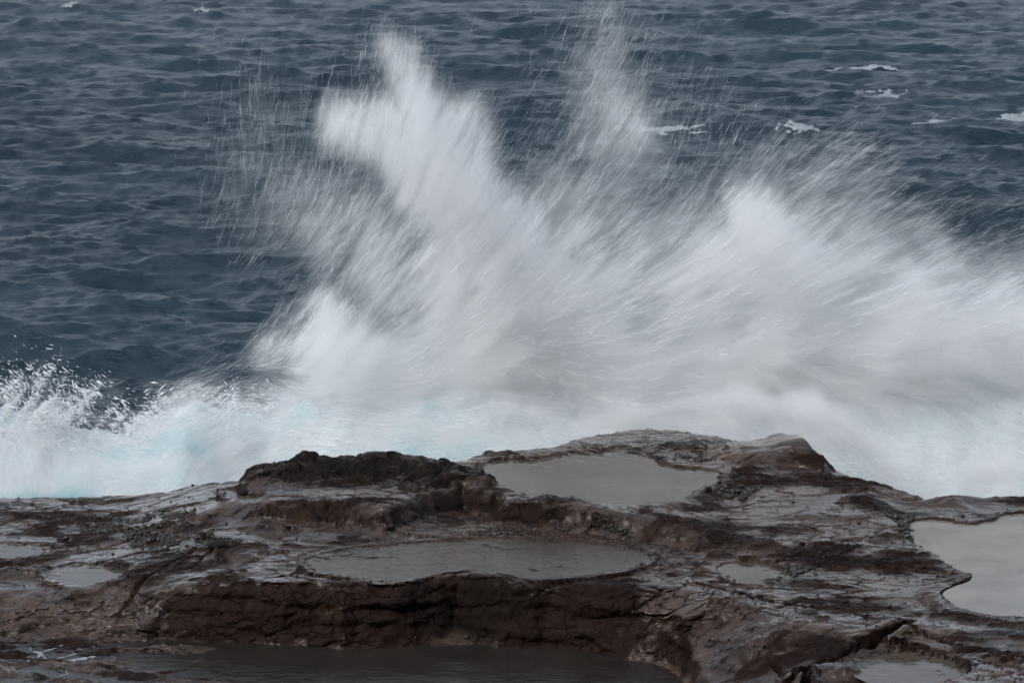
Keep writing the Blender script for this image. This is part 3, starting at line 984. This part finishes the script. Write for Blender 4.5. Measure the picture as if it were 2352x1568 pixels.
def mist_volume():
    mn = np.array([-8.6, 37.3, -1.6]); mx = np.array([9.6, 44.6, 7.2])
    nx, ny, nz = 300, 42, 150
    xs = np.linspace(mn[0], mx[0], nx); ys = np.linspace(mn[1], mx[1], ny); zs = np.linspace(mn[2], mx[2], nz)
    XX, ZZ = np.meshgrid(xs, zs, indexing='ij')
    px, py = to_px(XX, YP, ZZ)
    D = raster(soften(DM, 2) + 0.10 * soften(DM, 60), px, py)
    qx, qy = to_px(XX, 38.8, ZZ)
    ST = [raster(s_, px, py) for s_ in STK]
    D2 = raster(SPILL, qx, qy)
    ym = y_mid(px) + 0.45 * fbm(XX * 0.6, ZZ * 0.6, 3, 501)
    sig = 0.75 + 0.25 * fbm(XX * 0.5, ZZ * 0.5, 3, 503)
    dens = np.zeros((nx, ny, nz), np.float32)
    for j, y in enumerate(ys):
        u = (j / (ny - 1)) * 3.999
        k = min(3, int(u))
        st = ST[k] * (1 - (u - k)) + ST[(k + 1) % 4] * (u - k)
        st = np.clip(1 + 0.36 * st, 0.1, 3)
        cl = np.clip(1 + 1.1 * fbm(XX * 1.1 + y * 0.7, ZZ * 1.1 - y * 0.9, 4, 505), 0.1, 3)
        e = np.exp(-((y - ym) / sig) ** 2) / (sig * 1.77)
        dens[:, j, :] = (D * e + 1.25 * D2 * np.clip(0.55 + 2.2 * fbm(XX * 1.3 + 0.8 * ZZ, ZZ * 2.2 - 0.5 * XX + y, 4, 507), 0, 3) * np.exp(-((y - 38.8) / 0.55) ** 2)) * st * cl
    dens[dens < 0.012] = 0
    for a in (dens[0], dens[-1], dens[:, 0], dens[:, -1], dens[:, :, 0], dens[:, :, -1]):
        a[...] = 0
    me = bpy.data.meshes.new('spray_mist')
    me.vertices.add(dens.size)
    at = me.attributes.new('d', 'FLOAT', 'POINT')
    at.data.foreach_set('value', dens.ravel())
    o = bpy.data.objects.new('spray_mist', me)
    COL.objects.link(o)
    t = NT('spray_mist')
    t.n.remove(t.p)
    pv = t.new('ShaderNodeVolumePrincipled')
    pv.inputs['Color'].default_value = (0.98, 0.982, 0.986, 1)
    pv.inputs['Density'].default_value = MIST
    pv.inputs['Density Attribute'].default_value = 'density'
    pv.inputs['Anisotropy'].default_value = 0.15
    t.l.new(pv.outputs[0], t.out.inputs['Volume'])
    ng = bpy.data.node_groups.new('spray_mist', 'GeometryNodeTree')
    ng.interface.new_socket('Geometry', in_out='INPUT', socket_type='NodeSocketGeometry')
    ng.interface.new_socket('Geometry', in_out='OUTPUT', socket_type='NodeSocketGeometry')
    N, L = ng.nodes, ng.links
    gi, go = N.new('NodeGroupInput'), N.new('NodeGroupOutput')
    vc = N.new('GeometryNodeVolumeCube')
    vc.inputs['Min'].default_value = mn; vc.inputs['Max'].default_value = mx
    vc.inputs['Resolution X'].default_value = nx; vc.inputs['Resolution Y'].default_value = ny; vc.inputs['Resolution Z'].default_value = nz
    pos = N.new('GeometryNodeInputPosition')
    sub = N.new('ShaderNodeVectorMath'); sub.operation = 'SUBTRACT'; sub.inputs[1].default_value = mn
    mul = N.new('ShaderNodeVectorMath'); mul.operation = 'MULTIPLY'
    mul.inputs[1].default_value = tuple((np.array([nx, ny, nz]) - 1) / (mx - mn))
    add = N.new('ShaderNodeVectorMath'); add.operation = 'ADD'; add.inputs[1].default_value = (.5, .5, .5)
    flo = N.new('ShaderNodeVectorMath'); flo.operation = 'FLOOR'
    dot = N.new('ShaderNodeVectorMath'); dot.operation = 'DOT_PRODUCT'; dot.inputs[1].default_value = (ny * nz, nz, 1)
    L.new(pos.outputs[0], sub.inputs[0]); L.new(sub.outputs[0], mul.inputs[0]); L.new(mul.outputs[0], add.inputs[0]); L.new(add.outputs[0], flo.inputs[0]); L.new(flo.outputs[0], dot.inputs[0])
    na = N.new('GeometryNodeInputNamedAttribute'); na.data_type = 'FLOAT'; na.inputs['Name'].default_value = 'd'
    si = N.new('GeometryNodeSampleIndex'); si.data_type = 'FLOAT'; si.domain = 'POINT'; si.clamp = True
    L.new(gi.outputs[0], si.inputs['Geometry'])
    L.new(na.outputs['Attribute'], si.inputs['Value'])
    L.new(dot.outputs['Value'], si.inputs['Index'])
    L.new(si.outputs[0], vc.inputs['Density'])
    sm = N.new('GeometryNodeSetMaterial'); sm.inputs['Material'].default_value = t.m
    L.new(vc.outputs[0], sm.inputs[0]); L.new(sm.outputs[0], go.inputs[0])
    md = o.modifiers.new('mist', 'NODES'); md.node_group = ng
    me.materials.append(t.m)
    return o


MIST = 2.1
tag(mist_volume(), 'white cloud of fine spray hanging over the seaward edge of the rock', 'spray mist', None, 'stuff')


def needles(name, P, Dv, L, W):
    """thin drawn-out drops: P centres (n,3), Dv unit directions, L lengths, W widths; four faces each"""
    n = len(P)
    rg = np.random.default_rng(n)
    a = np.cross(Dv, rg.normal(size=(n, 3))); a /= np.linalg.norm(a, axis=1, keepdims=True) + 1e-9
    b = np.cross(Dv, a)
    bul = P + Dv * (L * 0.12)[:, None]
    w = (W * 0.5)[:, None]
    v = np.stack([P - Dv * (L * .5)[:, None], bul + a * w, bul - a * w * .8 + b * w * .6, P + Dv * (L * .5)[:, None] - b * w * .5], 1)
    base = (np.arange(n) * 4)[:, None, None]
    f = np.array([(0, 2, 1), (0, 3, 2), (0, 1, 3), (3, 1, 2)])[None] + base
    return mesh_from(name, v.reshape(-1, 3), f.reshape(-1, 3), M_DROP, False)


def scatter(prob, n, seed):
    rg = np.random.default_rng(seed)
    c = np.cumsum(prob.ravel()); c /= c[-1]
    i = np.searchsorted(c, rg.random(n))
    px = RX0 + (i % rw + rg.random(n)) * RS; py = RY0 + (i // rw + rg.random(n)) * RS
    return px, py, rg


def flying_drops():
    env = soften(DM, 10)
    st = np.clip(0.8 + 0.45 * STK[1], 0, 4)
    prob = (0.55 * np.sqrt(DM + 1e-6) * np.clip(DM, 0, .6) + 0.35 * env ** 0.6 * (env > 0.004)) * st
    prob *= 1 - 0.72 * sstep(0.5, 1.6, env)                  # the dense heart is mist, the rims are drops
    # stray drops thrown wide of the plumes
    for x, y, rx, ry, w in [(600, 330, 130, 200, .022), (700, 480, 150, 120, .065), (900, 620, 160, 120, .12), (1250, 330, 120, 150, .06), (1560, 330, 150, 150, .08), (1880, 400, 200, 90, .12),
                            (1400, 90, 120, 90, .05), (2150, 480, 150, 90, .05), (600, 860, 90, 60, .16), (700, 740, 60, 60, .16), (860, 130, 60, 80, .05)]:
        prob += 0.9 * w * np.exp(-((gx - x) / rx) ** 2 - ((gy - y) / ry) ** 2) * st
    prob += 0.25 * np.exp(-((gx - 150) / 330) ** 2 - ((gy - 1135 + 0.06 * gx) / 22) ** 2)
    prob *= 0.02 + side
    prob *= ((gy < 1100) | (gx < 600)) & (gx > -300)
    px, py, rg = scatter(prob, N_DROPS, 601)
    n = len(px)
    x, z = np.array(UY(px, py, YP))
    ym = y_mid(px)
    y = ym + rg.normal(size=n) * 0.75 - 0.25
    th = flow_angle(px, py) + rg.normal(size=n) * 0.15
    dv = np.stack([np.cos(th), rg.normal(size=n) * 0.15, np.sin(th)], -1); dv /= np.linalg.norm(dv, axis=1, keepdims=True)
    dn = raster(env, px, py)
    thin = 1 - sstep(0.05, 0.6, dn)
    L = np.clip((0.115 + 0.075 * thin) * np.exp(rg.normal(size=n) * 0.5), 0.05, 0.7)
    W = np.clip((0.0028 - 0.0015 * thin) * np.exp(rg.normal(size=n) * 0.45), 0.0010, 0.011)
    near = (rg.random(n) < 0.35) & (py > 900)
    y = np.where(near, 38.9 + rg.normal(size=n) * 0.5, y)
    x, z = np.array(UY(px, py, y))
    keep = z > -1.2
    return needles('flying_spray', np.stack([x, y, z], -1)[keep], dv[keep], L[keep], W[keep])


N_DROPS = 165000
tag(flying_drops(), 'streaks of flying white water thrown up from the rock edge', 'spray', None, 'stuff')

# ------------------------------------------------------------------ torn foam above the left end of the wave
OCT_V = np.array([(1, 0, 0), (-1, 0, 0), (0, 1, 0), (0, -1, 0), (0, 0, 1), (0, 0, -1)], float)
OCT_F = np.array([(0, 2, 4), (2, 1, 4), (1, 3, 4), (3, 0, 4), (2, 0, 5), (1, 2, 5), (3, 1, 5), (0, 3, 5)])


def blobs(name, P, rad, stretch, mat, seed, smooth=True, axis=None):
    """many small uneven lumps in one mesh: P (n,3), rad (n,), stretch (n,3)"""
    rg = np.random.default_rng(seed)
    n = len(P)
    v = OCT_V[None] * (1 + 0.35 * rg.normal(size=(n, 6, 1))) * (rad[:, None] * stretch)[:, None, :]
    a = rg.random(n) * 6.283
    c, s_ = np.cos(a)[:, None], np.sin(a)[:, None]
    if axis is None:
        x = v[..., 0] * c - v[..., 1] * s_; y = v[..., 0] * s_ + v[..., 1] * c
        v = np.stack([x, y, v[..., 2]], -1)
    else:
        ca, sa = np.cos(axis)[:, None], np.sin(axis)[:, None]
        x = v[..., 0] * ca - v[..., 2] * sa; z = v[..., 0] * sa + v[..., 2] * ca
        v = np.stack([x, v[..., 1], z], -1)
    f = OCT_F[None] + (np.arange(n) * 6)[:, None, None]
    return mesh_from(name, (v + P[:, None]).reshape(-1, 3), f.reshape(-1, 3), mat, smooth)


def torn_foam():
    reg = np.zeros_like(gx)
    for x, y, rx, ry, w in [(40, 915, 90, 50, 1), (110, 950, 110, 42, 1), (-80, 940, 100, 60, 1), (220, 960, 80, 40, .8), (330, 965, 70, 30, .7), (400, 930, 50, 30, .6), (60, 862, 50, 22, .6), (-200, 930, 120, 70, 1), (520, 930, 90, 24, .5)]:
        reg = np.maximum(reg, w * np.exp(-((gx - x) / rx) ** 2 - ((gy - y) / ry) ** 2))
    lace = np.clip(ridged(gx / 46 + gy / 90, gy / 30 + gx / 160, 3, 701) - 0.42, 0, 1) ** 1.6 * np.clip(0.4 + 1.6 * fbm(gx / 60, gy / 45, 3, 705), 0.05, 2)
    px, py, rg = scatter(reg * lace, 26000, 703)
    n = len(px)
    x, z = np.array(UY(px, py, 41.3))
    y = 41.2 + rg.normal(size=n) * 0.45
    rad = np.clip(0.0058 * np.exp(rg.normal(size=n) * 0.6), 0.003, 0.035)
    st = np.stack([1.4 + rg.random(n) * 2.6, np.full(n, .7), np.full(n, .6)], -1)
    return blobs('torn_foam', np.stack([x, y, z], -1), rad, st, M_DROP, 705, True, flow_angle(px, py) + rg.normal(size=n) * .4)


tag(torn_foam(), 'lacy white flecks of foam torn off the wave at the left edge', 'foam', None, 'stuff')

# ------------------------------------------------------------------ whitecaps out on the sea
M_CAP = foam_material('whitecap_foam', 0.2)
for nd in M_CAP.node_tree.nodes:
    if nd.type == 'MIX':
        for q in (6, 7):
            nd.inputs[q].default_value = (0.22, 0.255, 0.28, 1)
CAPS = [(1950, 165, 2.0, 1.1, 'breaking whitecap with a small thrown crest, farthest on the upper right'), (2025, 208, 1.0, 0.9, 'ring-shaped patch of white foam below the farthest right whitecap'),
        (1840, 303, 1.0, 1.0, 'small round white crest above the right splash'), (2190, 284, 1.9, 1.3, 'broad white breaking crest near the right edge'),
        (2335, 266, 1.2, 0.6, 'thin white foam line cut by the right edge'), (460, 30, 0.7, 0.8, 'tiny white crest near the top edge, right of two'), (165, 20, 0.5, 0.7, 'tiny white crest near the top edge, nearest the left corner'),
        (1520, 300, 1.7, 0.9, 'low white crest behind the thin middle plume'), (1355, 16, 0.5, 0.6, 'tiny white fleck at the top edge above the middle plume')]
for k, (px, py, w, d, lab) in enumerate(CAPS):
    cx, cyy = U(px, py, SEA_Z)
    n = 34
    u, v = np.meshgrid(np.linspace(-1, 1, n), np.linspace(-1, 1, n), indexing='ij')
    X, Y = cx + u * w * 0.95 + 0.25 * v * w * 0.3, cyy + v * d * 0.9
    P = sea_point(X, Y)
    e = 0.9 - u ** 2 - v ** 2 + 1.7 * fbm(u * 3.4 + k * 5, v * 2.0, 5, 801 + k, 0.65)
    if 'ring' in lab:
        e = e - 1.1 * np.exp(-((u / .5) ** 2 + (v / .4) ** 2))
    hgt = np.clip(e, -0.3, 1.0)
    P[..., 2] += -0.06 + 0.22 * hgt * (0.6 + 0.6 * fbm(u * 4 + k, v * 4, 3, 820))
    F = grid_faces(n, n)
    ok = (hgt.ravel()[F].max(1) > 0.12)
    F = F[ok]
    uq, inv = np.unique(F, return_inverse=True)
    o = mesh_from('whitecap', P.reshape(-1, 3)[uq], inv.reshape(F.shape), M_CAP, True, None, {'clear': np.zeros(len(uq))})
    tag(o, lab, 'whitecap', 'whitecaps on the open sea')

# ------------------------------------------------------------------ seaweed, snails, loose stones
WEED = [  # column, row, half width, half height in the picture, lumps, lump size, label
    (330, 1215, 190, 42, 900, .026, 'sprawling black seaweed patch on the left of the shelf'),
    (1690, 1118, 75, 24, 420, .028, 'black seaweed clump at the right end of the large pool'),
    (1830, 1312, 42, 16, 170, .024, 'small dark seaweed clump beside the oval puddle'),
    (1470, 992, 80, 14, 330, .028, 'dark seaweed along the seaward edge behind the large pool'),
    (1600, 1040, 70, 14, 160, .024, 'scattered dark weed on the far bank right of the large pool'),
    (1150, 1222, 100, 15, 420, .022, 'thin line of black weed below the rock step'),
    (380, 1325, 60, 24, 200, .022, 'speckled dark weed at the left end of the front cliff'),
    (1420, 1350, 120, 18, 260, .022, 'dark weed strewn along the cliff top right of the hump'),
    (2080, 1205, 26, 30, 160, .026, 'dark weed on the rim left of the big pale pool'),
]


def weed_patch(k, px, py, rx, ry, n, size, lab):
    rg = np.random.default_rng(900 + k)
    m = n * 8
    u = rg.normal(size=m) * 0.7; v = rg.normal(size=m) * 0.7
    p = fbm(u * 2.6 + k * 3.1, v * 2.2 + k, 4, 905) + 0.12 - 0.25 * (u * u + v * v)
    i = np.argsort(-(p + 0.28 * rg.random(m)))[:n]
    qx, qy = px + u[i] * rx, py + v[i] * ry
    x, y = U(qx, qy, -0.15)
    z = rock_z(x, y)
    x2, y2 = U(qx, qy, z); z = rock_z(x2, y2)
    rad = size * np.exp(rg.normal(size=n) * 0.45)
    st = np.stack([1.0 + .6 * rg.random(n), .8 + .5 * rg.random(n), .45 + .4 * rg.random(n)], -1)
    o = blobs('seaweed', np.stack([x2, y2, z + rad * 0.25], -1), rad, st, M_WEED, 910 + k)
    tag(o, lab, 'seaweed', 'seaweed patches on the rock', 'stuff')


for k, (px, py, rx, ry, n, size, lab) in enumerate(WEED):
    weed_patch(k, px, py, rx, ry, int(n * 3.2), size * 0.46, lab)


def snails():
    rg = np.random.default_rng(950)
    n = 5200
    px = rg.random(n) * 2500 - 80; py = 1020 + rg.random(n) * 560
    w = 0.25 + 0.75 * sstep(1300, 1900, px) * sstep(1090, 1150, py)
    w = np.maximum(w, 0.8 * sstep(900, 400, px) * sstep(1080, 1130, py) * sstep(1330, 1250, py))
    w *= np.clip(0.35 + 1.4 * fbm(px / 130, py / 40, 3, 951), 0, 1)
    ok = rg.random(n) < w
    px, py = px[ok], py[ok]
    x, y = U(px, py, -0.2); z = rock_z(x, y)
    x, y = U(px, py, z); z = rock_z(x, y)
    ok = np.ones(len(x), bool)
    for P, lv in LEVELS:
        ok &= ~(inside(x, y, P) & (z < lv + 0.004))
    ok &= z > -0.97
    x, y, z = x[ok], y[ok], z[ok]
    n = len(x)
    rad = 0.0125 * np.exp(rg.normal(size=n) * 0.35)
    st = np.stack([np.full(n, 1.15), np.ones(n), np.full(n, .8)], -1)
    return blobs('sea_snails', np.stack([x, y, z + rad * .5], -1), rad, st, M_SNAIL, 953)


tag(snails(), 'tiny dark snails dotted all over the wet rock', 'snails', None, 'stuff')


def stone(px, py, size, flat, lab, k):
    import bmesh
    rg = np.random.default_rng(970 + k)
    bm = bmesh.new()
    bmesh.ops.create_icosphere(bm, subdivisions=3, radius=1.0)
    co = np.array([v.co[:] for v in bm.verts])
    d = 1 + 0.28 * fbm(co[:, 0] * 1.3 + k * 9, co[:, 1] * 1.3 + co[:, 2], 4, 971) + 0.10 * fbm(co[:, 0] * 4 + k, co[:, 2] * 4 + co[:, 1], 3, 973)
    for v, q in zip(bm.verts, co * d[:, None] * (size * 1.25, size, size * flat)):
        v.co = q
    me = bpy.data.meshes.new('stone')
    bm.to_mesh(me); bm.free()
    for p in me.polygons:
        p.use_smooth = True
    for an, val in (('crust', 0.75), ('film', 0.1)):
        at = me.attributes.new(an, 'FLOAT', 'POINT')
        at.data.foreach_set('value', np.full(len(me.vertices), val, np.float32))
    me.materials.append(M_ROCK)
    o = bpy.data.objects.new('stone', me)
    COL.objects.link(o)
    x, y = U(px, py, -0.15); z = float(rock_z(x, y)[0])
    x, y = U(px, py, z); z = float(rock_z(x, y)[0])
    o.location = (x, y, z + size * flat * 0.45)
    o.rotation_euler = (0, 0, rg.random() * 6)
    tag(o, lab, 'stone')


for k, a in enumerate([(558, 1137, .075, .55, 'dark rounded stone lying in the tiny puddle below the black ledge'), (1428, 1059, .05, .5, 'small dark stone breaking the surface of the large pool'),
                       (1628, 1128, .05, .6, 'small dark stone at the right shore of the large pool'), (500, 1246, .11, .5, 'dark low boulder right of the sprawling seaweed'),
                       (1843, 1248, .035, .7, 'little dark stone on the bare right slope, above the oval puddle'), (1722, 1360, .05, .6, 'small dark stone beside the long crack right of the cliff')]):
    stone(*a, k)

# ------------------------------------------------------------------ lines of foam drifting on the front water
def foam_lines():
    x0, y0 = U(-60, 1590, -0.99); x1, y1 = U(330, 1445, -0.99)
    xx = np.linspace(x0 - .2, x1 + .2, 300); yy = np.linspace(y0 - .2, y1 + .1, 260)
    Y, X = np.meshgrid(yy, xx, indexing='ij')
    w = fbm(X * 1.5, Y * 1.5, 3, 981)
    r = 1 - np.abs(perlin(X * 1.9 + 0.5 * w, Y * 1.5 + 0.7 * w, 983)) * 5.0
    r2 = 1 - np.abs(perlin(X * 3.1 + 0.6 * w, Y * 2.4, 985)) * 5.5
    px, py = to_px(X, Y, -0.99)
    reg = np.exp(-((px - 130) / 140) ** 2 - ((py - 1518) / 50) ** 2)
    e = np.maximum(r, 0.8 * r2) + 0.5 * fbm(X * 9, Y * 9, 3, 987) - 1.36 + 0.9 * reg
    F = grid_faces(*X.shape)
    F = F[e.ravel()[F].min(1) > 0.0]
    uq, inv = np.unique(F, return_inverse=True)
    P = np.stack([X, Y, -0.985 + 0.006 * np.clip(e, 0, 1)], -1).reshape(-1, 3)[uq]
    return mesh_from('drifting_foam', P, inv.reshape(F.shape), M_CAP, True, None, {'clear': np.zeros(len(uq))})


tag(foam_lines(), 'thin winding lines of white foam on the water in the lower left corner', 'foam', None, 'stuff')

# ------------------------------------------------------------------ unseen headland under the camera, built up behind to darken the cliff faces
def headland():
    yy = np.concatenate([np.linspace(-140, -4, 70), np.linspace(-2, 26, 40)]); xx = np.linspace(-160, 160, 150)
    Y, X = np.meshgrid(yy, xx, indexing='ij')
    front = 12.0 + 2.0 * fbm(X * 0.05, Y * 0 + 1, 3, 1001)
    t = front - Y
    Z = -2.6 + 9.2 * sstep(0, 6.5, t) + 28.0 * sstep(13, 36, t)  # rear rise made taller to block sky reflections on the cliff faces
    Z = Z + 0.5 * fbm(X * 0.25, Y * 0.25 + Z * 0.2, 4, 1003) * sstep(0, 5, t) + 2.0 * fbm(X * 0.06, Y * 0.06, 3, 1005) * sstep(20, 40, t)
    Z = np.minimum(Z, np.where((np.abs(X) < 12) & (Y > -3), 7.3, 99))
    o = mesh_from('headland', np.stack([X, Y, Z], -1).reshape(-1, 3), grid_faces(*X.shape), M_ROCK, True, None, {'crust': np.full(X.size, 1.), 'film': np.zeros(X.size)})
    return tag(o, 'unseen dark rock headland behind the camera, raised to darken the cliff faces', None, None, 'structure')


headland()
